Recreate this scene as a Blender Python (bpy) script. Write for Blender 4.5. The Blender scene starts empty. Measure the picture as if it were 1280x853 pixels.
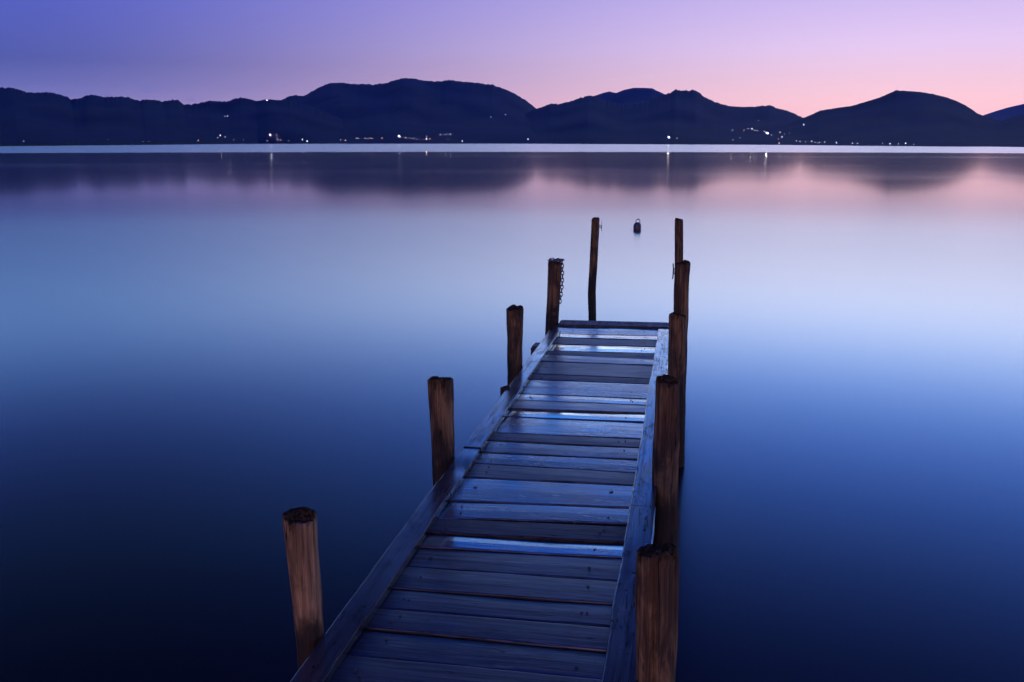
import bpy, bmesh, math, random
from mathutils import Vector, Matrix, noise
from mathutils.bvhtree import BVHTree

random.seed(7)
sc = bpy.context.scene
COL = sc.collection
R = math.radians

# ------------------------------------------------------------------ camera
F = 1180.0                      # focal length in photo pixels (1280 wide)
PITCH = math.atan(249.0 / F)    # tilt that puts the horizon on row 177.5
CAMH = 2.20                     # eye above the lake
DECK = CAMH - 1.65              # deck top above the lake
CP, SP = math.cos(PITCH), math.sin(PITCH)

cam_d = bpy.data.cameras.new('camera')
cam = bpy.data.objects.new('camera', cam_d)
COL.objects.link(cam)
cam.location = (0, 0, CAMH)
cam.rotation_euler = (math.pi / 2 - PITCH, 0, 0)
cam_d.sensor_width = 36
cam_d.lens = F / 1280 * 36
cam_d.clip_start = 0.05
cam_d.clip_end = 60000
sc.camera = cam


def ray(px, py):
    dx = (px - 640) / F
    up = -(py - 426.5) / F
    return Vector((dx, CP + up * SP, -SP + up * CP))


def at(px, py, z):
    """ground point at height z that the photo shows at this spot"""
    d = ray(px, py)
    t = (z - CAMH) / d.z
    return Vector((d.x * t, d.y * t, z))


def at_dist(px, py, y):
    d = ray(px, py)
    t = y / d.y
    return Vector((d.x * t, y, CAMH + d.z * t))


# ------------------------------------------------------------------ helpers
def tag(o, label=None, cat=None, group=None, kind=None):
    if label: o['label'] = label
    if cat: o['category'] = cat
    if group: o['group'] = group
    if kind: o['kind'] = kind
    return o


def link_mesh(name, bm, mats, parent=None, smooth=False):
    me = bpy.data.meshes.new(name)
    bm.to_mesh(me)
    bm.free()
    if not isinstance(mats, (list, tuple)):
        mats = [mats]
    for m in mats:
        me.materials.append(m)
    if smooth:
        for p in me.polygons:
            p.use_smooth = True
    o = bpy.data.objects.new(name, me)
    COL.objects.link(o)
    if parent:
        o.parent = parent
    return o


def empty(name, loc=(0, 0, 0), rz=0):
    o = bpy.data.objects.new(name, None)
    COL.objects.link(o)
    o.location = loc
    o.rotation_euler = (0, 0, rz)
    o.empty_display_size = 0.2
    return o


def mat_new(name):
    m = bpy.data.materials.new(name)
    m.use_nodes = True
    nt = m.node_tree
    for n in list(nt.nodes):
        nt.nodes.remove(n)
    out = nt.nodes.new('ShaderNodeOutputMaterial')
    b = nt.nodes.new('ShaderNodeBsdfPrincipled')
    nt.links.new(b.outputs[0], out.inputs['Surface'])
    return m, nt, b


class NT:
    """tiny node writer"""
    def __init__(self, nt):
        self.nt = nt

    def n(self, t, **kw):
        x = self.nt.nodes.new(t)
        for k, v in kw.items():
            setattr(x, k, v)
        return x

    def l(self, a, b):
        self.nt.links.new(a, b)

    def math(self, op, a, b=None, c=None, clamp=False):
        x = self.n('ShaderNodeMath', operation=op)
        x.use_clamp = clamp
        for i, v in enumerate((a, b, c)):
            if v is None: continue
            if isinstance(v, (int, float)):
                x.inputs[i].default_value = v
            else:
                self.l(v, x.inputs[i])
        return x.outputs[0]

    def rng(self, v, a, b, c, d, smooth=True):
        x = self.n('ShaderNodeMapRange')
        x.interpolation_type = 'SMOOTHSTEP' if smooth else 'LINEAR'
        self.l(v, x.inputs['Value'])
        x.inputs['From Min'].default_value = a
        x.inputs['From Max'].default_value = b
        for nm, q in (('To Min', c), ('To Max', d)):
            if isinstance(q, (int, float)):
                x.inputs[nm].default_value = q
            else:
                self.l(q, x.inputs[nm])
        return x.outputs[0]

    def mix(self, f, a, b, mode='MIX'):
        x = self.n('ShaderNodeMix', data_type='RGBA', blend_type=mode)
        for s, v in ((x.inputs[0], f), (x.inputs[6], a), (x.inputs[7], b)):
            if isinstance(v, (int, float)):
                s.default_value = v
            elif isinstance(v, tuple):
                s.default_value = (*v, 1) if len(v) == 3 else v
            else:
                self.l(v, s)
        return x.outputs[2]

    def noise(self, vec, scale, detail=3, rough=0.5, dist=0.0):
        x = self.n('ShaderNodeTexNoise')
        self.l(vec, x.inputs['Vector'])
        x.inputs['Scale'].default_value = scale
        x.inputs['Detail'].default_value = detail
        x.inputs['Roughness'].default_value = rough
        x.inputs['Distortion'].default_value = dist
        return x.outputs['Fac']

    def mapping(self, vec, scale=(1, 1, 1), loc=(0, 0, 0)):
        x = self.n('ShaderNodeMapping')
        self.l(vec, x.inputs['Vector'])
        x.inputs['Scale'].default_value = scale
        x.inputs['Location'].default_value = loc
        return x.outputs[0]

    def ramp(self, fac, stops, interp='LINEAR'):
        x = self.n('ShaderNodeValToRGB')
        cr = x.color_ramp
        cr.interpolation = interp
        while len(cr.elements) < len(stops):
            cr.elements.new(0.5)
        for e, (p, c) in zip(cr.elements, sorted(stops)):
            e.position = p
            e.color = (*c, 1)
        self.l(fac, x.inputs[0])
        return x.outputs[0]


# ------------------------------------------------------------------ sky
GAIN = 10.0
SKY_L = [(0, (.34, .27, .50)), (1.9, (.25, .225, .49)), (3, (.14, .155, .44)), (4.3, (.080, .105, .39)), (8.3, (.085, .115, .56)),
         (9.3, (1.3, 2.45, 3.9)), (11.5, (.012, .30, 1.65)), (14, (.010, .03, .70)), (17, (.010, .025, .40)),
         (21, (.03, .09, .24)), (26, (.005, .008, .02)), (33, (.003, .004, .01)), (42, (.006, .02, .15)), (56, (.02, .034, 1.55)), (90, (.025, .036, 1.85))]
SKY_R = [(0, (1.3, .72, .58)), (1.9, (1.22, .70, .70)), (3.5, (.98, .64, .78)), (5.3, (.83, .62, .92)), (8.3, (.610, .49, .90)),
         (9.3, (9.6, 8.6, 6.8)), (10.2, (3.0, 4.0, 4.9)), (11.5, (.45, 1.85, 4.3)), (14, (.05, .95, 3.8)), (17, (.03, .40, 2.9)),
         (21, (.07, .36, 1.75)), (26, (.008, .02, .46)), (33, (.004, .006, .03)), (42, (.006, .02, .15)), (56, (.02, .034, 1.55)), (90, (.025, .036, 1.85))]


def build_world():
    w = bpy.data.worlds.new('World')
    sc.world = w
    w.use_nodes = True
    nt = w.node_tree
    for n in list(nt.nodes):
        nt.nodes.remove(n)
    k = NT(nt)
    tc = k.n('ShaderNodeTexCoord')
    sep = k.n('ShaderNodeSeparateXYZ')
    k.l(tc.outputs['Generated'], sep.inputs[0])
    x, y, z = sep.outputs
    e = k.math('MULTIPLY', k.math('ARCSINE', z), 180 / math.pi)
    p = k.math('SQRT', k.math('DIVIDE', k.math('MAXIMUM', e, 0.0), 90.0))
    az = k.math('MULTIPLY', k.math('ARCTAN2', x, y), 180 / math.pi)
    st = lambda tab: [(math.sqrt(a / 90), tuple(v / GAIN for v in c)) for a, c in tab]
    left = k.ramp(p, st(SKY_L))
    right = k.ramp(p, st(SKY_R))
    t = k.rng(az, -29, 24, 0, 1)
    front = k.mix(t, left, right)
    # the side of the sky away from the afterglow is a darker, plainer blue
    back = k.rng(k.math('ABSOLUTE', k.math('SUBTRACT', az, 8)), 60, 150, 0, 1)
    night = k.ramp(p, [(0, (.075, .06, .10)), (.3, (.03, .045, .13)), (.6, (.012, .03, .12)), (1, (.008, .018, .10))])
    col = k.mix(back, front, night)
    # a few thin dusk clouds low over the left hills
    wv = k.n('ShaderNodeCombineXYZ')
    k.l(az, wv.inputs[0]); k.l(k.math('MULTIPLY', e, 3.2), wv.inputs[1])
    cn = k.noise(wv.outputs[0], 0.42, 4, 0.55)
    band = k.math('MULTIPLY', k.rng(e, 1.6, 2.2, 0, 1), k.rng(e, 2.6, 3.4, 1, 0))
    azm = k.math('MULTIPLY', k.rng(az, -60, -26, 0, 1), k.rng(az, -19, -14, 1, 0))
    cl = k.math('MULTIPLY', k.math('MULTIPLY', k.rng(cn, .50, .66, 0, .55), band), azm)
    col = k.mix(cl, col, (.17 / GAIN, .18 / GAIN, .48 / GAIN))
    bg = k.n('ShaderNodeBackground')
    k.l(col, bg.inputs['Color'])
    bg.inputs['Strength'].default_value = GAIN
    sky = k.n('ShaderNodeTexSky', sky_type='NISHITA')
    sky.sun_disc = False
    sky.sun_elevation = R(-3)
    sky.sun_rotation = R(20)
    bg2 = k.n('ShaderNodeBackground')
    k.l(sky.outputs[0], bg2.inputs['Color'])
    bg2.inputs['Strength'].default_value = 0.05
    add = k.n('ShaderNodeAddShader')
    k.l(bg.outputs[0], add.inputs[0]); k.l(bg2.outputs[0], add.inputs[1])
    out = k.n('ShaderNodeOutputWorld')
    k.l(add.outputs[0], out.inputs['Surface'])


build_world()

sun_d = bpy.data.lights.new('low_light', 'SUN')
sun_d.energy = 0.78
sun_d.angle = R(9)
sun_d.color = (1.0, 0.53, 0.28)
sun = bpy.data.objects.new('low_light', sun_d)
COL.objects.link(sun)
sd = Vector((math.sin(R(10)) * math.cos(R(7)), math.cos(R(10)) * math.cos(R(7)), -math.sin(R(7))))
sun.rotation_euler = sd.to_track_quat('-Z', 'Y').to_euler()
sun.location = (-3, -8, 6)


# ------------------------------------------------------------------ materials
def m_water():
    m, nt, b = mat_new('lake_water')
    k = NT(nt)
    g = k.n('ShaderNodeNewGeometry')
    sep = k.n('ShaderNodeSeparateXYZ')
    k.l(g.outputs['Position'], sep.inputs[0])
    # distance from the jetty, with ragged edges between calm and ruffled water
    d = k.math('SQRT', k.math('ADD', k.math('MULTIPLY', sep.outputs[0], sep.outputs[0]),
                              k.math('MULTIPLY', sep.outputs[1], sep.outputs[1])))
    ln = k.math('LOGARITHM', k.math('MAXIMUM', d, 0.5), 2.0)
    st = k.mapping(g.outputs['Position'], (0.006, 0.02, 1))
    n1 = k.noise(st, 1.0, 5, 0.6, 0.3)
    st2 = k.mapping(g.outputs['Position'], (0.003, 0.006, 1))
    n2 = k.noise(st2, 1.0, 3, 0.5)
    l2 = k.math('ADD', ln, k.math('MULTIPLY', k.math('SUBTRACT', n1, 0.5), 1.1))
    near = k.rng(l2, 4.45, 5.7, 0.205, 0.068)                    # 20 m .. 70 m: breeze dies away
    l3 = k.math('ADD', ln, k.math('MULTIPLY', k.math('SUBTRACT', n2, 0.5), 0.10))
    far = k.rng(l3, 7.70, 7.82, 0.0, 1.0)                      # beyond ~200 m: wind-ruffled band
    patch = k.math('MULTIPLY', k.rng(n1, .50, .66, 0, .025), k.rng(ln, 5.2, 6.6, 0, 1))
    rough = k.math('ADD', near, patch)
    rough = k.rng(far, 0, 1, rough, 0.20, smooth=False)
    k.l(rough, b.inputs['Roughness'])
    b.inputs['Base Color'].default_value = (.0005, .0012, .005, 1)
    b.inputs['IOR'].default_value = 1.333
    return m


def m_wood_deck():
    m, nt, b = mat_new('weathered_plank_wood')
    k = NT(nt)
    tc = k.n('ShaderNodeTexCoord')
    pid = k.n('ShaderNodeAttribute', attribute_name='pid').outputs['Fac']
    tone = k.n('ShaderNodeAttribute', attribute_name='tone').outputs['Fac']
    wet = k.n('ShaderNodeAttribute', attribute_name='wet').outputs['Fac']
    off = k.n('ShaderNodeCombineXYZ')
    k.l(k.math('MULTIPLY', pid, 3.7), off.inputs[0]); k.l(k.math('MULTIPLY', pid, 11.3), off.inputs[1])
    v = k.n('ShaderNodeVectorMath', operation='ADD')
    k.l(tc.outputs['Object'], v.inputs[0]); k.l(off.outputs[0], v.inputs[1])
    grain = k.noise(k.mapping(v.outputs[0], (2.2, 60, 20)), 1.0, 5, .62, .6)
    fine = k.noise(k.mapping(v.outputs[0], (7, 260, 60)), 1.0, 3, .6)
    blot = k.noise(k.mapping(v.outputs[0], (3.0, 9, 6)), 1.0, 4, .6, .4)
    spots = k.noise(k.mapping(v.outputs[0], (26, 60, 30)), 1.0, 2, .5)
    base = k.mix(grain, (.013, .010, .010), (.048, .038, .039))
    base = k.mix(k.rng(fine, .35, .6, .45, 0), base, (.010, .007, .007))
    base = k.mix(k.rng(blot, .52, .70, 0, .55), base, (.018, .011, .011))
    base = k.mix(k.rng(spots, .70, .76, 0, .8), base, (.008, .006, .006))
    crk = k.noise(k.mapping(v.outputs[0], (1.1, 46, 10)), 1.0, 2, .4, .35)
    crack = k.math('MULTIPLY', k.rng(k.math('ABSOLUTE', k.math('SUBTRACT', crk, .5)), 0, .012, 1, 0), k.rng(blot, .44, .56, 0, 1))
    base = k.mix(crack, base, (.004, .003, .003))
    base = k.mix(tone, base, (.40, .34, .38), 'MULTIPLY')
    k.l(base, b.inputs['Base Color'])
    r0 = k.math('ADD', k.math('ADD', .07, k.math('MULTIPLY', k.math('POWER', tone, 1.7), .36)), k.math('MULTIPLY', blot, .18))
    r1 = k.math('ADD', r0, k.math('MULTIPLY', fine, .14))
    wet = k.math('MULTIPLY', wet, k.rng(blot, .36, .60, 1.0, .62))
    rw = k.math('SUBTRACT', r1, k.math('MULTIPLY', wet, .10))
    k.l(rw, b.inputs['Roughness'])
    sp = k.math('ADD', k.math('SUBTRACT', .50, k.math('MULTIPLY', tone, .26)), k.math('MULTIPLY', wet, .5))
    sp = k.math('MULTIPLY', sp, k.rng(grain, .34, .66, .45, 1.25))
    sp = k.math('MULTIPLY', sp, k.rng(fine, .34, .52, .35, 1.0))
    sp = k.math('MULTIPLY', sp, k.math('SUBTRACT', 1.0, crack))
    k.l(sp, b.inputs['Specular IOR Level'])
    bp = k.n('ShaderNodeBump')
    bp.inputs['Distance'].default_value = .0013
    k.l(k.rng(wet, 0, 1, .28, .07, smooth=False), bp.inputs['Strength'])
    h = k.math('ADD', grain, k.math('MULTIPLY', fine, .5))
    h = k.math('SUBTRACT', h, k.rng(spots, .70, .76, 0, .6))
    h = k.math('SUBTRACT', h, k.math('MULTIPLY', crack, 1.2))
    k.l(h, bp.inputs['Height'])
    k.l(bp.outputs[0], b.inputs['Normal'])
    return m


def m_wood_rail(name='weathered_edge_board_wood', dry=0.0):
    m, nt, b = mat_new(name)
    k = NT(nt)
    tc = k.n('ShaderNodeTexCoord')
    ob = tc.outputs['Object']
    grain = k.noise(k.mapping(ob, (60, 2.0, 20)), 1.0, 5, .6, .5)
    blot = k.noise(k.mapping(ob, (9, 3.5, 6)), 1.0, 4, .6, .4)
    spots = k.noise(k.mapping(ob, (42, 24, 30)), 1.0, 2, .5)
    base = k.mix(grain, (.010, .008, .008), (.030, .024, .025))
    base = k.mix(k.rng(blot, .52, .70, 0, .6), base, (.018, .012, .012))
    base = k.mix(k.rng(spots, .645, .70, 0, .9), base, (.006, .005, .005))
    k.l(base, b.inputs['Base Color'])
    fine = k.noise(k.mapping(ob, (240, 5, 60)), 1.0, 3, .6)
    crk = k.noise(k.mapping(ob, (44, 1.0, 10)), 1.0, 2, .4, .3)
    crack = k.math('MULTIPLY', k.rng(k.math('ABSOLUTE', k.math('SUBTRACT', crk, .5)), .001, .014, 1, 0), k.rng(blot, .42, .52, 0, 1))
    wear = k.noise(k.mapping(ob, (16, 5, 8)), 1.0, 5, .65, .5)
    sp = k.math('MULTIPLY', k.rng(grain, .34, .66, .24, .62), k.rng(fine, .34, .52, .4, 1.0))
    sp = k.math('MULTIPLY', sp, k.rng(wear, .52, .66, 1.0, .25))
    sp = k.math('MULTIPLY', sp, k.math('SUBTRACT', 1.0, k.math('MAXIMUM', crack, k.rng(spots, .645, .70, 0, .9))))
    k.l(sp, b.inputs['Specular IOR Level'])
    base = k.mix(crack, base, (.003, .002, .002))
    k.l(base, b.inputs['Base Color'])
    k.l(k.math('ADD', .09 + dry, k.math('MULTIPLY', blot, .26)), b.inputs['Roughness'])
    bp = k.n('ShaderNodeBump')
    bp.inputs['Distance'].default_value = .0012
    bp.inputs['Strength'].default_value = .25
    k.l(k.math('SUBTRACT', k.math('SUBTRACT', grain, crack), k.rng(spots, .645, .70, 0, .8)), bp.inputs['Height'])
    k.l(bp.outputs[0], b.inputs['Normal'])
    return m


def m_wood_post():
    m, nt, b = mat_new('old_brown_pile_wood')
    k = NT(nt)
    tc = k.n('ShaderNodeTexCoord')
    inf = k.n('ShaderNodeObjectInfo')
    v = k.n('ShaderNodeVectorMath', operation='ADD')
    off = k.n('ShaderNodeCombineXYZ')
    k.l(k.math('MULTIPLY', inf.outputs['Random'], 37), off.inputs[0])
    k.l(k.math('MULTIPLY', inf.outputs['Random'], 91), off.inputs[2])
    k.l(tc.outputs['Object'], v.inputs[0]); k.l(off.outputs[0], v.inputs[1])
    grain = k.noise(k.mapping(v.outputs[0], (70, 70, 2.4)), 1.0, 5, .62, .7)
    fine = k.noise(k.mapping(v.outputs[0], (190, 190, 7)), 1.0, 3, .6)
    blot = k.noise(k.mapping(v.outputs[0], (9, 9, 3.2)), 1.0, 4, .6, .8)
    base = k.mix(k.rng(grain, .30, .72, 0, 1), (.030, .013, .006), (.27, .125, .044))
    base = k.mix(k.rng(blot, .42, .60, 0, .85), base, (.042, .016, .007))
    base = k.mix(k.rng(fine, .30, .50, .7, 0), base, (.012, .006, .004))
    ck = k.noise(k.mapping(v.outputs[0], (30, 30, .7)), 1.0, 2, .45, .12)
    split = k.math('MULTIPLY', k.rng(k.math('ABSOLUTE', k.math('SUBTRACT', ck, .5)), .002, .016, 1, 0), k.rng(blot, .40, .50, 0, 1))
    pale = k.n('ShaderNodeAttribute', attribute_name='pale').outputs['Fac']
    base = k.mix(k.math('MULTIPLY', pale, k.rng(blot, .36, .58, 1, .25)), base, k.mix(k.rng(grain, .3, .7, 0, 1), (.13, .056, .026), (.40, .20, .092)))
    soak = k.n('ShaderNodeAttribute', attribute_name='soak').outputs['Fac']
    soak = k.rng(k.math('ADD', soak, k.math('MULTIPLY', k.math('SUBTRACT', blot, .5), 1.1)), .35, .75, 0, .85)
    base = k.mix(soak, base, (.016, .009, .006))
    dim = k.rng(inf.outputs['Random'], 0, 1, .50, 1.0, smooth=False)
    shade = k.n('ShaderNodeCombineColor')
    for i in range(3): k.l(dim, shade.inputs[i])
    base = k.mix(k.math('SUBTRACT', 1.0, pale), base, shade.outputs[0], 'MULTIPLY')
    base = k.mix(k.math('MULTIPLY', split, .92), base, (.006, .003, .002))
    top = k.n('ShaderNodeAttribute', attribute_name='end_grain').outputs['Fac']
    lump = k.noise(k.mapping(v.outputs[0], (34, 34, 10)), 1.0, 3, .6)
    top = k.rng(k.math('ADD', top, k.math('MULTIPLY', k.math('SUBTRACT', lump, .5), 1.7)), .28, .80, 0, 1)
    base = k.mix(top, base, k.mix(k.rng(k.noise(v.outputs[0], 90, 4, .7), .35, .65, 0, 1), (.008, .004, .002), (.060, .030, .012)))
    k.l(k.math('MULTIPLY', k.math('SUBTRACT', 1.0, top), .22), b.inputs['Specular IOR Level'])
    k.l(base, b.inputs['Base Color'])
    b.inputs['Roughness'].default_value = .78
    bp = k.n('ShaderNodeBump')
    bp.inputs['Distance'].default_value = .006
    bp.inputs['Strength'].default_value = .9
    k.l(k.math('SUBTRACT', k.math('ADD', grain, k.math('MULTIPLY', fine, .6)), k.math('MULTIPLY', split, 1.5)), bp.inputs['Height'])
    k.l(bp.outputs[0], b.inputs['Normal'])
    return m


def m_simple(name, col, rough=.6, metal=0.0, nscale=8, var=.4):
    m, nt, b = mat_new(name)
    k = NT(nt)
    tc = k.n('ShaderNodeTexCoord')
    n = k.noise(tc.outputs['Object'], nscale, 4, .6)
    k.l(k.mix(n, tuple(c * (1 - var) for c in col), tuple(c * (1 + var) for c in col)), b.inputs['Base Color'])
    b.inputs['Roughness'].default_value = rough
    b.inputs['Metallic'].default_value = metal
    if rough > .9: b.inputs['Specular IOR Level'].default_value = .04
    return m


def m_lamp(name, col, strength):
    m = bpy.data.materials.new(name)
    m.use_nodes = True
    nt = m.node_tree
    for n in list(nt.nodes):
        nt.nodes.remove(n)
    out = nt.nodes.new('ShaderNodeOutputMaterial')
    e = nt.nodes.new('ShaderNodeEmission')
    e.inputs[0].default_value = (*col, 1)
    e.inputs[1].default_value = strength
    nt.links.new(e.outputs[0], out.inputs[0])
    return m


WATER = m_water()
DECKM = m_wood_deck()
RAILM = m_wood_rail()
BEAMM = m_wood_rail('dry_end_beam_wood', .45)
POSTM = m_wood_post()
UNDER = m_simple('dark_wet_beam_wood', (.035, .020, .013), .6)
IRON = m_simple('rusty_iron', (.045, .028, .022), .6, .3, 60)
STEEL = m_simple('galvanised_chain_steel', (.10, .095, .10), .42, .75, 80)
BUOYM = m_simple('dark_buoy_plastic', (.020, .014, .016), .5, 0, 20)
HILLM = m_simple('haze_blue_wooded_hillside', (.004, .010, .025), .95, 0, .009, .7)  # dark woods, with the blue of dusk haze put into the base colour
SHOREM = m_simple('dark_reed_bank', (.020, .024, .014), .95, 0, .05, .5)

# ------------------------------------------------------------------ lake
bm = bmesh.new()
S = 30000
for x0, x1, y0, y1 in ((-8900, 8900, -1200, 10000),):
    vs = [bm.verts.new(p) for p in ((x0, y0, 0), (x1, y0, 0), (x1, y1, 0), (x0, y1, 0))]
    bm.faces.new(vs)
tag(link_mesh('water', bm, WATER), kind='structure',
    label='calm lake water mirroring the dusk sky', cat='lake')

# ------------------------------------------------------------------ hills
def interp(tab, x):
    if x <= tab[0][0]: return tab[0][1]
    for (a, ya), (b, yb) in zip(tab, tab[1:]):
        if x <= b:
            return ya + (yb - ya) * (x - a) / (b - a)
    return tab[-1][1]


SHORE = [(-900, 186), (0, 183), (160, 181.6), (320, 180.0), (640, 179.8), (960, 181.4), (1280, 184.6), (2200, 187)]
HILL_POLYS = []


def hill(name, sky_pts, ridge, foot=None, seed=0, rows=26, jag=1.5):
    x0, x1 = sky_pts[0][0], sky_pts[-1][0]
    n = int((x1 - x0) / .8)
    bm = bmesh.new()
    grid = []
    for i in range(n + 1):
        px = x0 + (x1 - x0) * i / n
        py = interp(sky_pts, px)
        d0 = ray(px, py)
        te_smooth = d0.z / math.hypot(d0.x, d0.y)
        py -= jag * (noise.noise((px * .22, seed, 0)) + .8 * noise.noise((px * .6, seed, 5)))
        d = ray(px, py)
        hl = math.hypot(d.x, d.y)
        ux, uy = d.x / hl, d.y / hl
        te = d.z / hl
        f = foot
        if f is None:
            ds = ray(px, interp(SHORE, px))
            f = -CAMH / (ds.z / math.hypot(ds.x, ds.y))
        rd = ridge * (1 + .10 * noise.noise((px * .006, seed, 2)))
        te0 = -(CAMH + .6) / f
        col = []
        for j in range(rows + 1):
            q = j / rows
            wob = .25 * noise.noise((px * .02, q * 4, seed)) * q * (1 - q) * 4
            dist = f + (rd - f) * min(1, max(0, q + wob * .35))
            te_q = te0 + (te_smooth + (te - te_smooth) * q ** 8 - te0) * (q ** (0.85 + .25 * noise.noise((px * .013, seed, 9))))
            z = CAMH + dist * te_q
            col.append(bm.verts.new((ux * dist, uy * dist, z)))
        zr = CAMH + rd * te
        for q, zz in ((1.1, .75), (1.25, .3), (1.42, 0)):
            col.append(bm.verts.new((ux * rd * q, uy * rd * q, zr * zz - (8 if zz == 0 else 0))))
        grid.append(col)
    for a, b in zip(grid, grid[1:]):
        for j in range(len(a) - 1):
            bm.faces.new((a[j], b[j], b[j + 1], a[j + 1]))
    bm.verts.index_update()
    base = len(HILL_POLYS)
    HILL_POLYS.append(([v.co.copy() for v in bm.verts], [[v.index for v in fc.verts] for fc in bm.faces]))
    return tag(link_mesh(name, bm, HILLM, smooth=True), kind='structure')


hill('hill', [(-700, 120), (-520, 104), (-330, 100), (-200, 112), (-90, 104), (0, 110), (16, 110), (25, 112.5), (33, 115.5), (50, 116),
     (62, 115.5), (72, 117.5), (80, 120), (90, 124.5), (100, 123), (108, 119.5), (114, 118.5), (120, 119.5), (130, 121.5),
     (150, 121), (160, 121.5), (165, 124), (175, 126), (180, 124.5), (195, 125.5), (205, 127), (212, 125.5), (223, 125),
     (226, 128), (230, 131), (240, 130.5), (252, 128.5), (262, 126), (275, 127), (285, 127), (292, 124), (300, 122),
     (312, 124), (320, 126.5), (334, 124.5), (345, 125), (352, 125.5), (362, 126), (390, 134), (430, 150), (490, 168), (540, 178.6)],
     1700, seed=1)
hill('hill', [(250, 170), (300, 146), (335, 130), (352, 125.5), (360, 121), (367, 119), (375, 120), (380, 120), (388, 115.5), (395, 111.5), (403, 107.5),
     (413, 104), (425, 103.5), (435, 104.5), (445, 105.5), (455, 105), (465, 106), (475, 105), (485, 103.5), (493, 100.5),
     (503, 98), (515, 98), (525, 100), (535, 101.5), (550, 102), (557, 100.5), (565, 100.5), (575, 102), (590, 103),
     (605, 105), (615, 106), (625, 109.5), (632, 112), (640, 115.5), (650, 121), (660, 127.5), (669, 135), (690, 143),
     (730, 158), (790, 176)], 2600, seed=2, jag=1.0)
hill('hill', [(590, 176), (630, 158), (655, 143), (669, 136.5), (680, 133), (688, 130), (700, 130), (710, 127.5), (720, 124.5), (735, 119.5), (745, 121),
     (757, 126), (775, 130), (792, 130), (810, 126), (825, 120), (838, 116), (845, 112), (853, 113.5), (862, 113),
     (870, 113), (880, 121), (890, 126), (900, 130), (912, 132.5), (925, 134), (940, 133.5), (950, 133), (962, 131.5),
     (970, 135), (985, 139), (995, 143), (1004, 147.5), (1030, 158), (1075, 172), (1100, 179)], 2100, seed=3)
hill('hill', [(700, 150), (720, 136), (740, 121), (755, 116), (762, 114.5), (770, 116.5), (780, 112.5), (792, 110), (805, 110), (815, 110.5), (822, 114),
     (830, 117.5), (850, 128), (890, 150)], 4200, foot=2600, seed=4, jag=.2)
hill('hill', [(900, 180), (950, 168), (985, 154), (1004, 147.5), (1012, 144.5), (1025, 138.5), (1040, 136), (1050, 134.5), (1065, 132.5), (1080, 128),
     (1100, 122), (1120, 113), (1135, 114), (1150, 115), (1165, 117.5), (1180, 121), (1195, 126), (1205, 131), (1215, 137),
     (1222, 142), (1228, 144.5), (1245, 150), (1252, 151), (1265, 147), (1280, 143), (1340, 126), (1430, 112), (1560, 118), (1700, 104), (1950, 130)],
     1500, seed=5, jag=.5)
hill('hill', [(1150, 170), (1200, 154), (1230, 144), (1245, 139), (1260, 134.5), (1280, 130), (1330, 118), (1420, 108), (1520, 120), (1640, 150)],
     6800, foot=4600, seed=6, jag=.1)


def shoreline():
    bm = bmesh.new()
    prev = None
    for i in range(760):
        px = -420 + i
        fade = 1 if px < 200 else max(0, (330 - px) / 130)
        hpx = (2.6 + 2.2 * max(0, noise.noise((px * .03, 3, 1))) + 1.6 * noise.noise((px * .21, 8, 2)) + .9 * noise.noise((px * .7, 8, 2))) * fade
        ys = interp(SHORE, px)
        d = ray(px, ys)
        hl = math.hypot(d.x, d.y)
        f = -CAMH * hl / d.z * .985
        ux, uy = d.x / hl, d.y / hl
        h = max(.02, hpx * f / 1206)
        cur = [bm.verts.new((ux * f * q, uy * f * q, z)) for q, z in ((1, -.4), (1.0005, .12), (1.015, .45 * h), (1.03, h), (1.06, h * .8), (1.12, -.4))]
        if prev:
            for j in range(5):
                bm.faces.new((prev[j], cur[j], cur[j + 1], prev[j + 1]))
        prev = cur
    tag(link_mesh('reed_bank', bm, SHOREM), kind='stuff', cat='shore plants',
        label='low dark bank of reeds and bushes along the left shore')


shoreline()

V, P = [], []
for vs, fs in HILL_POLYS:
    o = len(V)
    V += vs
    P += [[i + o for i in f] for f in fs]
bvh = BVHTree.FromPolygons(V, P)

# ------------------------------------------------------------------ lights across the lake
WHITE = m_lamp('white_lamp_glow', (1.0, .88, .78), 14)
BLUISH = m_lamp('cool_lamp_glow', (.90, .86, .92), 8)
ORANGE = m_lamp('orange_lamp_glow', (1.0, .45, .18), 14)
WARM = m_lamp('warm_lamp_glow', (1.0, .72, .46), 9)
LAMPMESH = {}
KEYMAT = {'white_lamp_glow': m_lamp('bright_white_lamp_glow', (1.0, .88, .80), 420), 'cool_lamp_glow': m_lamp('bright_cool_lamp_glow', (.82, .86, 1.0), 420),
          'orange_lamp_glow': m_lamp('bright_orange_lamp_glow', (1.0, .42, .16), 320)}
KEY = {(836, 172), (533, 174), (338, 168.5), (959, 166.8), (498.7, 170.3)}


def lamp_mesh(mat, r):
    key = (mat.name, r)
    if key not in LAMPMESH:
        bm = bmesh.new()
        h = 5.0
        bmesh.ops.create_icosphere(bm, subdivisions=2, radius=r, matrix=Matrix.Translation((0, 0, h)))
        for f in bm.faces: f.material_index = 0
        n0 = len(bm.faces)
        rr = bmesh.ops.create_cone(bm, cap_ends=True, segments=8, radius1=.12, radius2=.08, depth=h - r,
                                   matrix=Matrix.Translation((0, 0, (h - r) / 2)))
        cap = bmesh.ops.create_cone(bm, cap_ends=True, segments=10, radius1=r * 1.1, radius2=r * .3, depth=r * .5,
                                    matrix=Matrix.Translation((0, 0, h + r * 1.1)))
        bm.faces.ensure_lookup_table()
        for f in bm.faces[n0:]: f.material_index = 1
        me = bpy.data.meshes.new('street_lamp')
        bm.to_mesh(me); bm.free()
        me.materials.append(mat); me.materials.append(IRON)
        LAMPMESH[key] = me
    return LAMPMESH[key]


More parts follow.
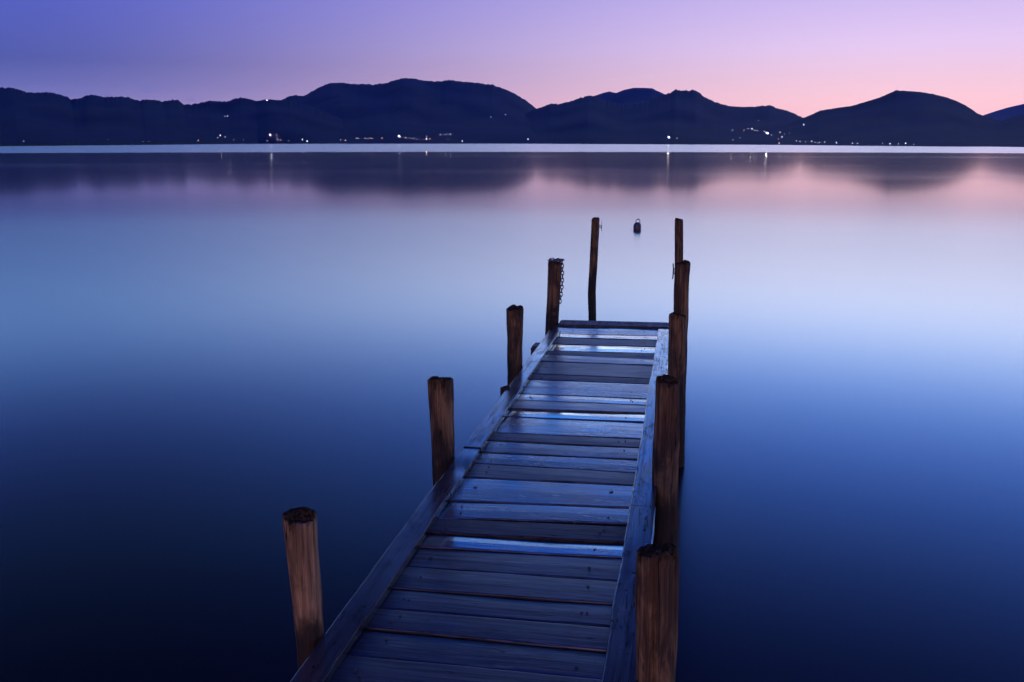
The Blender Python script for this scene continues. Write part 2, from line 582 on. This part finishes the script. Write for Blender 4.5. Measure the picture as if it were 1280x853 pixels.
def street_lamp(px, py, size, mat, label, group=None):
    if (px, py) in KEY: mat = KEYMAT[mat.name]
    d = ray(px, py).normalized()
    hit = bvh.ray_cast(Vector((0, 0, CAMH)), d)
    if hit[0] is None:
        hit = bvh.ray_cast(Vector((0, 0, CAMH)), ray(px, py + 1.2).normalized())
    if hit[0] is None:
        p = at(px, interp(SHORE, px) - .2, 0)
    else:
        p = hit[0]
    dist = p.length
    sc_ = dist / 1206.0            # metres per photo pixel there
    r = round(size * (.43 if (px, py) in KEY else .62) * sc_, 2)
    o = bpy.data.objects.new('street_lamp', lamp_mesh(mat, r))
    COL.objects.link(o)
    # the lamp head (5 m up the pole) sits on the line of sight, the pole foot on the slope below it
    back = p - d * 9
    o.location = (back.x, back.y, back.z - 5.0)
    tag(o, label, 'street lamp', group)
    return o


G = 'village lamps across the lake'
SMALL = 'small pale lamp in the row of village lights at the foot of the middle mountain'
SMALLL = 'small pale lamp in the scattered lights at the foot of the left hills'
SMALLR = 'small pale lamp in the village lights climbing the slope between the two right hills'
SMALLRR = 'small pale lamp along the shore below the rounded hill on the right'
street_lamp(836, 172, .62, WHITE, 'brightest white lamp, alone on the shore behind the far mooring post', G)
street_lamp(533, 174, .50, ORANGE, 'orange lamp glowing amid the white lights below the middle mountain', G)
street_lamp(333.7, 125.6, .48, WHITE, 'white lamp high on the ridge where the left hills meet the mountain', G)
street_lamp(284.6, 145.2, .42, BLUISH, 'bright lamp halfway up the left hillside, right one of a pair', G)
street_lamp(281, 145.4, .28, BLUISH, 'dimmer lamp halfway up the left hillside, left one of a pair', G)
street_lamp(1004.5, 156, .55, WHITE, 'bright lamp in the notch between the two right hills', G)
street_lamp(613.5, 146.5, .34, BLUISH, 'lone lamp high on the right flank of the middle mountain', G)
street_lamp(632, 143.6, .32, BLUISH, 'faint lamp highest on the right flank of the middle mountain', G)
street_lamp(660, 174, .40, WHITE, 'lone white lamp by the water below the dip right of the mountain', G)
street_lamp(578, 176.5, .42, WHITE, 'white lamp by the water, rightmost of the lights below the mountain', G)
street_lamp(29.5, 176.6, .34, WHITE, 'lone lamp on the low left shore near the edge of the picture', G)
street_lamp(248, 176, .34, ORANGE, 'faint orange lamp on the low shore under the left hills', G)
street_lamp(974, 179, .36, ORANGE, 'faint orange lamp by the water below the right village', G)
street_lamp(948, 151, .24, BLUISH, 'faint lamp highest above the right village', G)
for px, py, s in ((275.5, 169.5, .42), (272.5, 172.5, .28), (281.3, 171.3, .32), (292, 174.5, .18), (304, 175, .18), (179, 177, .2), (186, 177, .2),
                  (135, 175, .16), (338, 168.5, .34), (345.7, 168.5, .34), (346.7, 174.5, .42), (351, 175.6, .3), (334, 175.7, .26),
                  (361, 175.7, .28), (378, 174.7, .42), (384, 176.7, .46)):
    street_lamp(px, py, s, WHITE if s > .4 else (WARM if int(px * 7) % 3 == 0 else BLUISH), SMALLL, 'lamps at the foot of the left hills')
for px, py, s in ((425.7, 175, .3), (431.7, 175.7, .38), (446, 173, .36), (448.5, 173.5, .24), (456.3, 173.2, .38), (459, 173.7, .24), (462.5, 172.7, .28),
                  (465, 173.3, .34), (477.5, 173, .34), (498.7, 170.3, .44), (500.7, 171.8, .3), (507, 172.5, .38), (513.8, 173.2, .26),
                  (517, 172.7, .28), (520.7, 174.7, .3), (533.3, 170.7, .28), (537.5, 173.7, .34), (530, 174.6, .22), (550.5, 168.2, .36),
                  (557, 168.5, .40), (563, 168, .44), (560, 174.5, .24)):
    street_lamp(px, py, s, WHITE if s > .4 else (WARM if int(px * 7) % 3 == 0 else BLUISH), SMALL, 'lamps at the foot of the middle mountain')
street_lamp(846, 173, .28, ORANGE, 'dim lamp just right of the brightest white lamp', G)
for px, py, s in ((915.5, 163, .44), (916, 175, .24), (930, 163, .32), (935, 161, .34), (940, 161.1, .48), (943.5, 163.3, .28), (946.3, 163.4, .26),
                  (925, 172.5, .24), (955.5, 164.4, .34), (959, 166.8, .5), (964.5, 169.2, .28), (975, 165.5, .40), (977.5, 171.4, .42),
                  (973, 174, .24), (987.5, 166.3, .16), (980.5, 168, .18)):
    street_lamp(px, py, s, WHITE if s > .4 else (WARM if int(px * 7) % 3 == 0 else BLUISH), SMALLR, 'lamps of the right village')
for px, py, s in ((995.5, 176.5, .36), (1000, 177, .32), (1006.7, 177.5, .28), (1014.7, 176.7, .42), (1019, 178.4, .24), (1022.3, 179.2, .3),
                  (1024.5, 178.2, .3), (1031, 177.8, .40), (1045.5, 178.5, .42), (1065.5, 179.2, .40), (1072, 179.4, .38), (1103, 179.7, .28),
                  (1112.5, 179.7, .46), (1123, 180, .3), (1132, 179.3, .44), (1142, 180.4, .2)):
    street_lamp(px, py, s, WHITE if s > .4 else (WARM if int(px * 7) % 3 == 0 else BLUISH), SMALLRR, 'lamps below the right hill')

# ------------------------------------------------------------------ jetty
PHI = math.atan(221.0 / (F / CP))            # the jetty runs a little to the right
A_DIR = Vector((math.sin(PHI), math.cos(PHI), 0))
R_DIR = Vector((math.cos(PHI), -math.sin(PHI), 0))
ROOT = at(600, 853, DECK); ROOT.z = 0
jetty = empty('jetty', ROOT, -PHI)
tag(jetty, 'narrow weathered plank jetty with rough brown piles running out into the lake', 'jetty')
INV = (Matrix.Translation(ROOT) @ Matrix.Rotation(-PHI, 4, 'Z')).inverted()


def loc(p):
    return INV @ p


def in_l(y): return 702 - .668 * (y - 414.5)
def in_r(y): return 823 - .1627 * (y - 410.5)


# plank rows: (right far, right near, left far, left near, tone 0 light..1 dark, wet 0..1, tilt)
PL = [
 (409.8, 419.6, 406.6, 416.6, .35, .25), (420.2, 425, 417.0, 421.6, .1, .55), (425.5, 433.2, 422.1, 429.6, .8, .05),
 (433.6, 441.5, 430, 438, 0, .95), (442.1, 449.7, 438.5, 443.4, .85, .1), (450.1, 456.6, 443.8, 451.2, .45, .35),
 (457.0, 472.6, 452, 466.4, .7, .12), (473.1, 479.6, 467, 473.5, .9, .1), (480.2, 498.2, 474.5, 491.6, .35, .3),
 (498.8, 506.3, 492, 500, .1, .5), (507, 516, 500.3, 510.6, .5, .3), (516.7, 527, 511, 520, 0, 1.0),
 (527.6, 548.2, 520.4, 540.8, .2, .42), (549.8, 559.6, 541.3, 550.5, .75, .15), (560.4, 573.8, 551.3, 564.5, .45, .28),
 (576, 591.3, 566.3, 578.8, .35, .34), (592, 606.3, 579.5, 595.5, .7, .2), (607, 634.8, 597, 626.3, .2, .38),
 (635.6, 655, 627, 647.5, .3, .45), (659.2, 678.3, 648.3, 665, .95, .1), (679.3, 697, 665.8, 683.6, 0, 1.0),
 (698.2, 724.6, 684.6, 707.3, .6, .22), (727, 755, 708.2, 734.9, .6, .2), (756.6, 781.8, 736.2, 759, .6, .22),
 (785, 813.6, 761, 784.5, .55, .2), (815.2, 847.5, 786.2, 817.3, .45, .25), (849.4, 890, 819, 855, .75, .12),
 (892, 934, 857, 893, .6, .15), (936.5, 985, 895, 935, .6, .15)]


def build_deck():
    bm = bmesh.new()
    lp = bm.verts.layers.float.new('pid')
    lt = bm.verts.layers.float.new('tone')
    lw = bm.verts.layers.float.new('wet')
    NS = 22
    TH = .032
    for pi, (rf, rn, lf, ln_, tone, wet) in enumerate(PL):
        # corner points on the deck plane, then pushed out under the edge boards
        cR0, cR1 = loc(at(in_r(rf), rf, DECK)), loc(at(in_r(rn), rn, DECK))
        cL0, cL1 = loc(at(in_l(lf), lf, DECK)), loc(at(in_l(ln_), ln_, DECK))
        ext = .10
        d0 = (cR0 - cL0).normalized(); d1 = (cR1 - cL1).normalized()
        e1 = ext + random.uniform(-.012, .012)
        cR0 += d0 * ext; cR1 += d1 * ext; cL0 -= d0 * e1; cL1 -= d1 * e1
        dz = random.uniform(-.004, .003)
        tl = random.uniform(-.004, .016) if pi < 15 else random.uniform(-.018, .010)
        tl = {3: -.012, 1: -.02, 9: -.022, 11: -.036, 12: -.02, 17: -.018, 18: -.02, 20: -.07}.get(pi, tl)
        rings = []
        for i in range(NS + 1):
            t = i / NS
            far = cL0.lerp(cR0, t); near = cL1.lerp(cR1, t)
            wob = .0035 * noise.noise((t * 5, pi * 3.1, 0))
            wob2 = .0035 * noise.noise((t * 5, pi * 3.1, 4))
            zz = DECK + dz + .003 * noise.noise((t * 2.5, pi * 1.7, 9))
            far = far + Vector((0, wob, 0)); near = near + Vector((0, wob2, 0))
            bev = .005
            w = (far - near); wl = max(w.length, .02); wn = w / wl
            tz = tl * wl * .5
            ring = []
            for off, z in ((0, -TH), (0, -bev), (bev * .35, -bev * .25), (bev * 1.3, 0)):
                q = near + wn * off; ring.append(Vector((q.x, q.y, zz + z - tz)))
            ctr = near.lerp(far, .5); ring.append(Vector((ctr.x, ctr.y, zz + .0012)))
            for off, z in ((bev * 1.3, 0), (bev * .35, -bev * .25), (0, -bev), (0, -TH)):
                q = far - wn * off; ring.append(Vector((q.x, q.y, zz + z + tz)))
            vs = []
            for co in ring:
                v = bm.verts.new(co)
                v[lp] = pi; v[lt] = tone
                ww = wet
                if pi == 20:            # the long wet sheet stops short of the left edge board
                    ww = 0.12 if t < .20 else wet
                    v[lt] = .75 if t < .20 else 0
                if pi == 11 and t < .13: ww = .3
                v[lw] = ww
                vs.append(v)
            rings.append(vs)
        for a, b in zip(rings, rings[1:]):
            for j in range(len(a)):
                jj = (j + 1) % len(a)
                bm.faces.new((a[j], b[j], b[jj], a[jj]))
        bm.faces.new(rings[0]); bm.faces.new(list(reversed(rings[-1])))
        # nail heads
        for tx in (.17, .185, .80, .82):
            if random.random() < .35: continue
            far = cL0.lerp(cR0, tx + random.uniform(-.015, .015)); near = cL1.lerp(cR1, tx)
            q = near.lerp(far, random.uniform(.25, .75))
            g = bmesh.ops.create_cone(bm, cap_ends=True, segments=8, radius1=.005, radius2=.0045, depth=.004,
                                      matrix=Matrix.Translation((q.x, q.y, DECK + dz + .003)))
            for f in {f for v in g['verts'] for f in v.link_faces}:
                f.material_index = 1
    bmesh.ops.recalc_face_normals(bm, faces=bm.faces)
    return link_mesh('deck', bm, [DECKM, IRON], jetty)


build_deck()


def board(name, quad, z0, z1, mat, bev=.006, seg=40, warp=.007, seed=0):
    """long board on a quad (far-left, far-right, near-right, near-left), local coords"""
    bm = bmesh.new()
    rings = []
    for i in range(seg + 1):
        t = i / seg
        l = quad[3].lerp(quad[0], t); r = quad[2].lerp(quad[1], t)
        w = (r - l); wn = w.normalized()
        wl = warp * noise.noise((t * 5, seed, 1)) + warp * .5 * noise.noise((t * 24, seed, 2)); wr = warp * noise.noise((t * 5, seed, 6)) + warp * .5 * noise.noise((t * 24, seed, 7))
        zz = z1 + warp * .5 * noise.noise((t * 3, seed, 3))
        l = l + wn * wl; r = r + wn * wr
        prof = [(l, 0, z0), (l, 0, zz - bev), (l, bev * .3, zz - bev * .3), (l, bev, zz), (r, -bev, zz), (r, -bev * .3, zz - bev * .3), (r, 0, zz - bev), (r, 0, z0)]
        rings.append([bm.verts.new(((p + wn * o).x, (p + wn * o).y, z)) for p, o, z in prof])
    for a, b in zip(rings, rings[1:]):
        for j in range(8):
            jj = (j + 1) % 8
            bm.faces.new((a[j], a[jj], b[jj], b[j]))
    bm.faces.new(list(reversed(rings[0]))); bm.faces.new(rings[-1])
    bmesh.ops.recalc_face_normals(bm, faces=bm.faces)
    return link_mesh(name, bm, mat, jetty)


RZ = DECK + .036
def rl(y):   # right outer / left outer rows at rail height
    return None


def rail(side, y0, y1, seed, wf=.115, dz=0):
    """edge board between photo rows y0 (far) and y1 (near)"""
    f = in_r if side > 0 else in_l
    a = loc(at(f(y0), y0, RZ)); b = loc(at(f(y1), y1, RZ))
    ins = .015 if side < 0 else 0.0
    a = a + Vector((side * ins, 0, 0)); b = b + Vector((side * ins, 0, 0))
    o = Vector((side * (wf - ins), 0, 0))
    q = (a, a + o, b + o, b) if side > 0 else (a + o, a, b, b + o)
    return board('edge_board', q, DECK + .004, RZ + dz, RAILM, seed=seed)


rail(-1, 413.5, 560, 11, .112, .002)
rail(-1, 561.2, 615.5, 12, .118, -.003)
rail(-1, 616.8, 965, 13, .116, .001)
rail(1, 411.5, 631, 21, .112, 0)
rail(1, 632.3, 965, 22, .118, .003)

# end beam across the far end
eL = at(698, 402.5, DECK + .02); eR = at(837, 406, DECK + .02)
eL, eR = loc(eL), loc(eR)
board('end_beam', (Vector((eL.x, eL.y + .13, 0)), Vector((eR.x, eR.y + .13, 0)), Vector((eR.x, eR.y - .09, 0)), Vector((eL.x, eL.y - .09, 0))),
      DECK - .10, DECK + .015, BEAMM, bev=.02, seed=31)

# stringers under the planks
def box_bm(x0, x1, y0, y1, z0, z1, bev=.006):
    bm = bmesh.new()
    bmesh.ops.create_cube(bm, size=1)
    for v in bm.verts:
        v.co = Vector((x0 + (v.co.x + .5) * (x1 - x0), y0 + (v.co.y + .5) * (y1 - y0), z0 + (v.co.z + .5) * (z1 - z0)))
    bmesh.ops.bevel(bm, geom=list(bm.edges), offset=bev, segments=2, affect='EDGES')
    return bm


xl = loc(at(in_l(700), 700, RZ)).x - .10
xr = loc(at(in_r(700), 700, RZ)).x + .10
yfar = loc(at(760, 405, DECK)).y
for cx in (xl + .06, (xl + xr) / 2, xr - .06):
    link_mesh('stringer', box_bm(cx - .035, cx + .035, -.9, yfar - .14, DECK - .16, DECK - .0325), UNDER, jetty)


def post(name, pts, parent, seed, crack=None, rough=.05, nring=54, nseg=40, chamfer=.012, pale=0, ragged=1.0):
    """pts: list of (Vector centre, radius) from bottom to top"""
    bm = bmesh.new()
    le = bm.verts.layers.float.new('end_grain')
    lpale = bm.verts.layers.float.new('pale')
    lsoak = bm.verts.layers.float.new('soak')
    L = [0]
    for (a, _), (b, _) in zip(pts, pts[1:]):
        L.append(L[-1] + (b - a).length)
    tot = L[-1]

    def sample(s):
        for i in range(len(L) - 1):
            if s <= L[i + 1] + 1e-9:
                t = (s - L[i]) / (L[i + 1] - L[i])
                return pts[i][0].lerp(pts[i + 1][0], t), pts[i][1] + (pts[i + 1][1] - pts[i][1]) * t
        return pts[-1][0].copy(), pts[-1][1]

    rings = []

    def rad(th, s, r):
        c, sn = math.cos(th), math.sin(th)
        k = 1 + rough * 1.3 * noise.noise((c * 1.2, sn * 1.2, s * 2.2 + seed * 7.7)) \
              + rough * .8 * noise.noise((c * 2.6, sn * 2.6, s * 6 + seed * 3.3)) \
              + rough * .55 * noise.noise((c * 7, sn * 7, s * 1.5 + seed * 5.1))
        if crack:
            for ca, cw, cd, s0 in crack:
                dth = (th - ca - .12 * noise.noise((s * 4, seed, 0)) + math.pi) % (2 * math.pi) - math.pi
                if s > s0 * tot:
                    k -= cd * math.exp(-(dth / cw) ** 2) * min(1, (s / tot - s0) * 5)
        return r * k

    for i in range(nring + 1):
        s = tot * i / nring
        if i == nring: s = tot - chamfer
        c, r = sample(s)
        ring = []
        for j in range(nseg):
            t = 2 * math.pi * j / nseg
            v = bm.verts.new(c + Vector((math.cos(t), math.sin(t), 0)) * rad(t, s, r))
            v[lpale] = pale * min(1, max(0, (s / tot - .52) * 5))
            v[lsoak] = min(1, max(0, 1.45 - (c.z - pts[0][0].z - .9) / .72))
            v[le] = max(0, 1 - (tot - s) / .075) * .62
            ring.append(v)
        rings.append(ring)
    c, r = sample(tot)
    for q, dz in ((.93, -.2), (.84, .0), (.55, .1), (.2, .15)):
        ring = []
        for j in range(nseg):
            t = 2 * math.pi * j / nseg
            rr = rad(t, tot, r) * q
            x, y = math.cos(t) * rr, math.sin(t) * rr
            z = dz * chamfer + ragged * (.016 * noise.noise((x * 22 + seed, y * 22, seed * 2.0)) + .010 * noise.noise((x * 60 + seed, y * 60, seed * 4.0))) * (.55 if q > .9 else 1) + .22 * (x * math.cos(seed * 2.4) + y * math.sin(seed * 2.4)) * (1 if q < .9 else .8)
            v = bm.verts.new(c + Vector((x, y, z)))
            v[le] = .6 if q > .9 else 1.0
            ring.append(v)
        rings.append(ring)
    for a, b in zip(rings, rings[1:]):
        for j in range(nseg):
            jj = (j + 1) % nseg
            bm.faces.new((a[j], a[jj], b[jj], b[j]))
    bm.faces.new(rings[-1]); bm.faces.new(list(reversed(rings[0])))
    return link_mesh(name, bm, POSTM, parent, smooth=True)


def pile(base, topx, topy, r_base, r_top, seed, crack=None, parent=jetty, name='pile', knee=None, zbot=-.9, rough=.115, pale=.15):
    """base: world point at deck height; top: photo spot of the head at the same distance"""
    top = at_dist(topx, topy, base.y)
    pts = []
    mid = knee
    low = base + (base - (mid or top)) * ((base.z - zbot) / ((mid or top).z - base.z))
    pts.append((low, r_base * 1.02)); pts.append((base, r_base))
    if mid: pts.append((mid, (r_base + r_top) / 2))
    pts.append((top, r_top))
    if parent:
        pts = [(loc(p), r) for p, r in pts]
    return post(name, pts, parent, seed, crack, rough, pale=pale), top


def left_base(px, py, r):
    rp = r * F / (at(px, py, RZ).y * CP)
    px, py = px + rp, py - rp / .668
    p = at(px, py, RZ) - R_DIR * (r + .004)
    p.z = DECK
    return p


HP = math.pi / 2
p, _ = pile(left_base(384, 826, .050), 374.5, 643, .047, .054, 1, [(-HP - .5, .10, .10, .35), (-HP + 1.0, .08, .12, .2)], pale=.9, rough=.09)
p['label'] = 'nearest left pile, pale brown upper half and dark stained foot'
p, _ = pile(left_base(553, 595, .064), 550.5, 473, .058, .065, 2, [(-HP + .7, .09, .12, .1)])
p, _ = pile(left_base(643, 472, .064), 643.5, 385, .056, .064, 3, [(-HP - .3, .08, .12, .3)])
L4, L4top = pile(left_base(690, 412.5, .062), 694, 327, .060, .064, 4, [(-HP + .3, .10, .10, .4)], rough=.07)
L4['label'] = 'left pile at the far end with a chain round its head'
b = at(820, 862, DECK)
p, _ = pile(b, 822, 687, .0585, .0600, 5, [(-HP - .12, .055, .30, .15), (-HP + 1.1, .09, .12, .3), (-HP - 1.0, .1, .08, .2)], pale=.35)
p['label'] = 'nearest right pile with a deep crack down its front'
p, _ = pile(at(831.5, 614, DECK), 834.5, 474.5, .064, .056, 6, [(-HP + .55, .08, .15, .1), (-HP - .8, .1, .1, .1)])
p, _ = pile(at(846, 486, DECK), 846.8, 393, .058, .058, 7, [(-HP + .2, .09, .12, .2)], rough=.07)
p, _ = pile(at(850, 419, DECK), 853, 328.5, .062, .066, 8, [(-HP - .4, .09, .1, .1)])
# short cut-off pile beside the third left pile
sb = at(631.5, 492, DECK)
p = post('pile', [(loc(Vector((sb.x, sb.y, -.9))), .034), (loc(Vector((sb.x, sb.y, DECK + .045))), .032)], jetty, 12)
p['label'] = 'short thin cut-off pile outside the left edge board'

# cross beams carrying the deck, one under each pair of piles
for (px, py) in ((384, 826), (553, 595), (643, 472), (690, 412.5)):
    c = loc(at(px, py, RZ))
    sk = .03
    bmx = box_bm(xl - .16, xr + .05, c.y + .075, c.y + .165, DECK - .27, DECK - .163)
    link_mesh('cross_beam', bmx, UNDER, jetty)
# beam end poking out by the far left edge board
c = loc(at(672, 431, DECK))
link_mesh('beam_end', box_bm(c.x - .045, c.x + .10, c.y - .09, c.y + .09, DECK - .1, DECK + .0015, .015), UNDER, jetty)

# ------------------------------------------------------------------ chain on the far left pile
def torus_bm(bm, R0, r, mat, seg=14, ring=7, stretch=1.0):
    grid = []
    for i in range(seg):
        a = 2 * math.pi * i / seg
        row = []
        for j in range(ring):
            q = 2 * math.pi * j / ring
            x = (R0 + r * math.cos(q)) * math.cos(a)
            y = (R0 + r * math.cos(q)) * math.sin(a) * stretch
            row.append(bm.verts.new(mat @ Vector((x, y, r * math.sin(q)))))
        grid.append(row)
    for i in range(seg):
        for j in range(ring):
            a, b = grid[i], grid[(i + 1) % seg]
            bm.faces.new((a[j], b[j], b[(j + 1) % ring], a[(j + 1) % ring]))


bm = bmesh.new()
ztop = L4top.z
pos = []
cx, cy = L4top.x, L4top.y
for i in range(9):            # links lying over the head
    t = i / 8
    pos.append((Vector((cx - .045 + .105 * t, cy - .03 + .012 * math.sin(i * 2.1), ztop + .016 + .006 * math.sin(i * 1.7))), Vector((1, .1, -.15 if t > .8 else .05)), i))
for i in range(12):           # links hanging down the right side
    t = i / 11
    pos.append((Vector((cx + .063 + .008 * math.sin(t * 2.6) - .020 * t * t, cy - .035, ztop - .005 - .36 * t)), Vector((-.03, 0, -1)), i))
for pnt, dr, i in pos:
    m = dr.normalized().to_track_quat('Y', 'Z').to_matrix().to_4x4()
    m = Matrix.Translation(pnt) @ m @ Matrix.Rotation(HP * (i % 2) + .3, 4, 'Y')
    torus_bm(bm, .0125, .0042, m, stretch=1.6)
o = link_mesh('chain', bm, STEEL, smooth=True)
tag(o, 'rusty steel chain looped over the far left pile and hanging down its side', 'chain')

# ------------------------------------------------------------------ free standing mooring posts beyond the end
def mooring_post(topx, topy, r, seed, lab, dist, basex, knee=None):
    top = at_dist(topx, topy, dist)
    base = at_dist(basex, 399, dist)
    root = empty('mooring_post', (base.x, base.y, -.9))
    tag(root, lab, 'mooring post', 'mooring posts beyond the jetty end')
    pts = [(Vector((base.x, base.y, -.9)), r * 1.02), (base, r)]
    if knee: pts.append((at_dist(knee[0], knee[1], dist), r * 1.02))
    pts.append((top, r))
    inv = Matrix.Translation((-base.x, -base.y, .9))
    pts = [(inv @ a, b) for a, b in pts]
    post('timber', pts, root, seed, None, .06, chamfer=.02)
    return root, inv, top, dist


def tube(bm, a, b, r, seg=8):
    d = b - a
    m = Matrix.Translation((a + b) / 2) @ d.to_track_quat('Z', 'Y').to_matrix().to_4x4()
    bmesh.ops.create_cone(bm, cap_ends=True, segments=seg, radius1=r, radius2=r, depth=d.length, matrix=m)


r1, inv, top, dist = mooring_post(744.6, 272.5, .047, 21, 'thin bent brown mooring post in the water behind the left end of the jetty', 11.4, 740.4, (739.8, 366))
bm = bmesh.new()
pc = inv @ at_dist(750.3, 283.5, dist)
torus_bm(bm, .014, .005, Matrix.Translation(pc) @ Matrix.Rotation(HP, 4, 'X'))
tube(bm, pc + Vector((-.022, 0, 0)), pc + Vector((-.05, 0, 0)), .006)
tube(bm, pc + Vector((.018, 0, .05)), pc + Vector((.018, 0, -.055)), .003)
link_mesh('ring', bm, IRON, r1, smooth=False)
r2, inv, top, dist = mooring_post(849, 274, .0495, 22, 'straight brown mooring post in the water behind the right end of the jetty', 11.4, 848)
bm = bmesh.new()
a, b_ = inv @ at_dist(841.0, 329.5, dist), inv @ at_dist(840.6, 349, dist)
m1, m2 = inv @ at_dist(841.5, 336.5, dist), inv @ at_dist(841.3, 342, dist)
tube(bm, a + Vector((.004, 0, 0)), m1 + Vector((.004, 0, 0)), .0075); tube(bm, m1 + Vector((.004, 0, 0)), m2 + Vector((.003, 0, 0)), .009); tube(bm, m2 + Vector((.003, 0, 0)), b_, .0075)
tube(bm, m1, m1 + Vector((.045, 0, 0)), .007); tube(bm, m2, m2 + Vector((.045, 0, 0)), .007)
link_mesh('cleat', bm, IRON, r2)

# ------------------------------------------------------------------ buoy
bp_ = at(796.5, 287.5, 0)
buoy = empty('buoy', bp_)
tag(buoy, 'small dark mooring buoy with a ring handle afloat beyond the jetty', 'buoy')
bm = bmesh.new()
prof = [(0, -.10), (.055, -.095), (.088, -.06), (.098, 0), (.100, .05), (.099, .10), (.088, .145), (.065, .172), (.05, .178), (.048, .19), (0, .192)]
seg = 24
rings = [[bm.verts.new((r * math.cos(2 * math.pi * j / seg), r * math.sin(2 * math.pi * j / seg), z)) for j in range(seg)] for r, z in prof[1:-1]]
for a, b_ in zip(rings, rings[1:]):
    for j in range(seg):
        bm.faces.new((a[j], a[(j + 1) % seg], b_[(j + 1) % seg], b_[j]))
bm.faces.new(list(reversed(rings[0]))); bm.faces.new(rings[-1])
link_mesh('float', bm, BUOYM, buoy, smooth=True)
bm = bmesh.new()
torus_bm(bm, .052, .010, Matrix.Translation((.012, 0, .218)) @ Matrix.Rotation(HP, 4, 'X'), seg=24, ring=8)
link_mesh('handle', bm, IRON, buoy, smooth=True)

# ------------------------------------------------------------------ air
HAZE = 2.2e-5
mh = bpy.data.materials.new('evening_haze')
mh.use_nodes = True
nt = mh.node_tree
for n in list(nt.nodes): nt.nodes.remove(n)
out = nt.nodes.new('ShaderNodeOutputMaterial')
pv = nt.nodes.new('ShaderNodeVolumePrincipled')
pv.inputs['Color'].default_value = (.24, .38, 1.0, 1)
pv.inputs['Density'].default_value = HAZE
nt.links.new(pv.outputs[0], out.inputs['Volume'])
HTOP = max(v.z for v in V) + 12
HX, HY0, HY1 = 9000, -1300, 10100
bm = bmesh.new()
bmesh.ops.create_cube(bm, size=1)
for v in bm.verts:
    v.co = Vector((v.co.x * 2 * HX, HY0 if v.co.y < 0 else HY1, -9.5 if v.co.z < 0 else HTOP))
tag(link_mesh('haze', bm, mh), kind='stuff', label='thin blue evening haze over the lake', cat='haze')

# ------------------------------------------------------------------ render settings
sc.render.engine = 'CYCLES'
sc.view_settings.view_transform = 'Standard'
sc.view_settings.look = 'None'
sc.view_settings.exposure = 0.0
sc.view_settings.gamma = 1.0
sc.view_settings.use_curve_mapping = False
sc.cycles.use_denoising = True
sc.cycles.max_bounces = 6
sc.cycles.volume_bounces = 0
sc.cycles.sample_clamp_indirect = 6
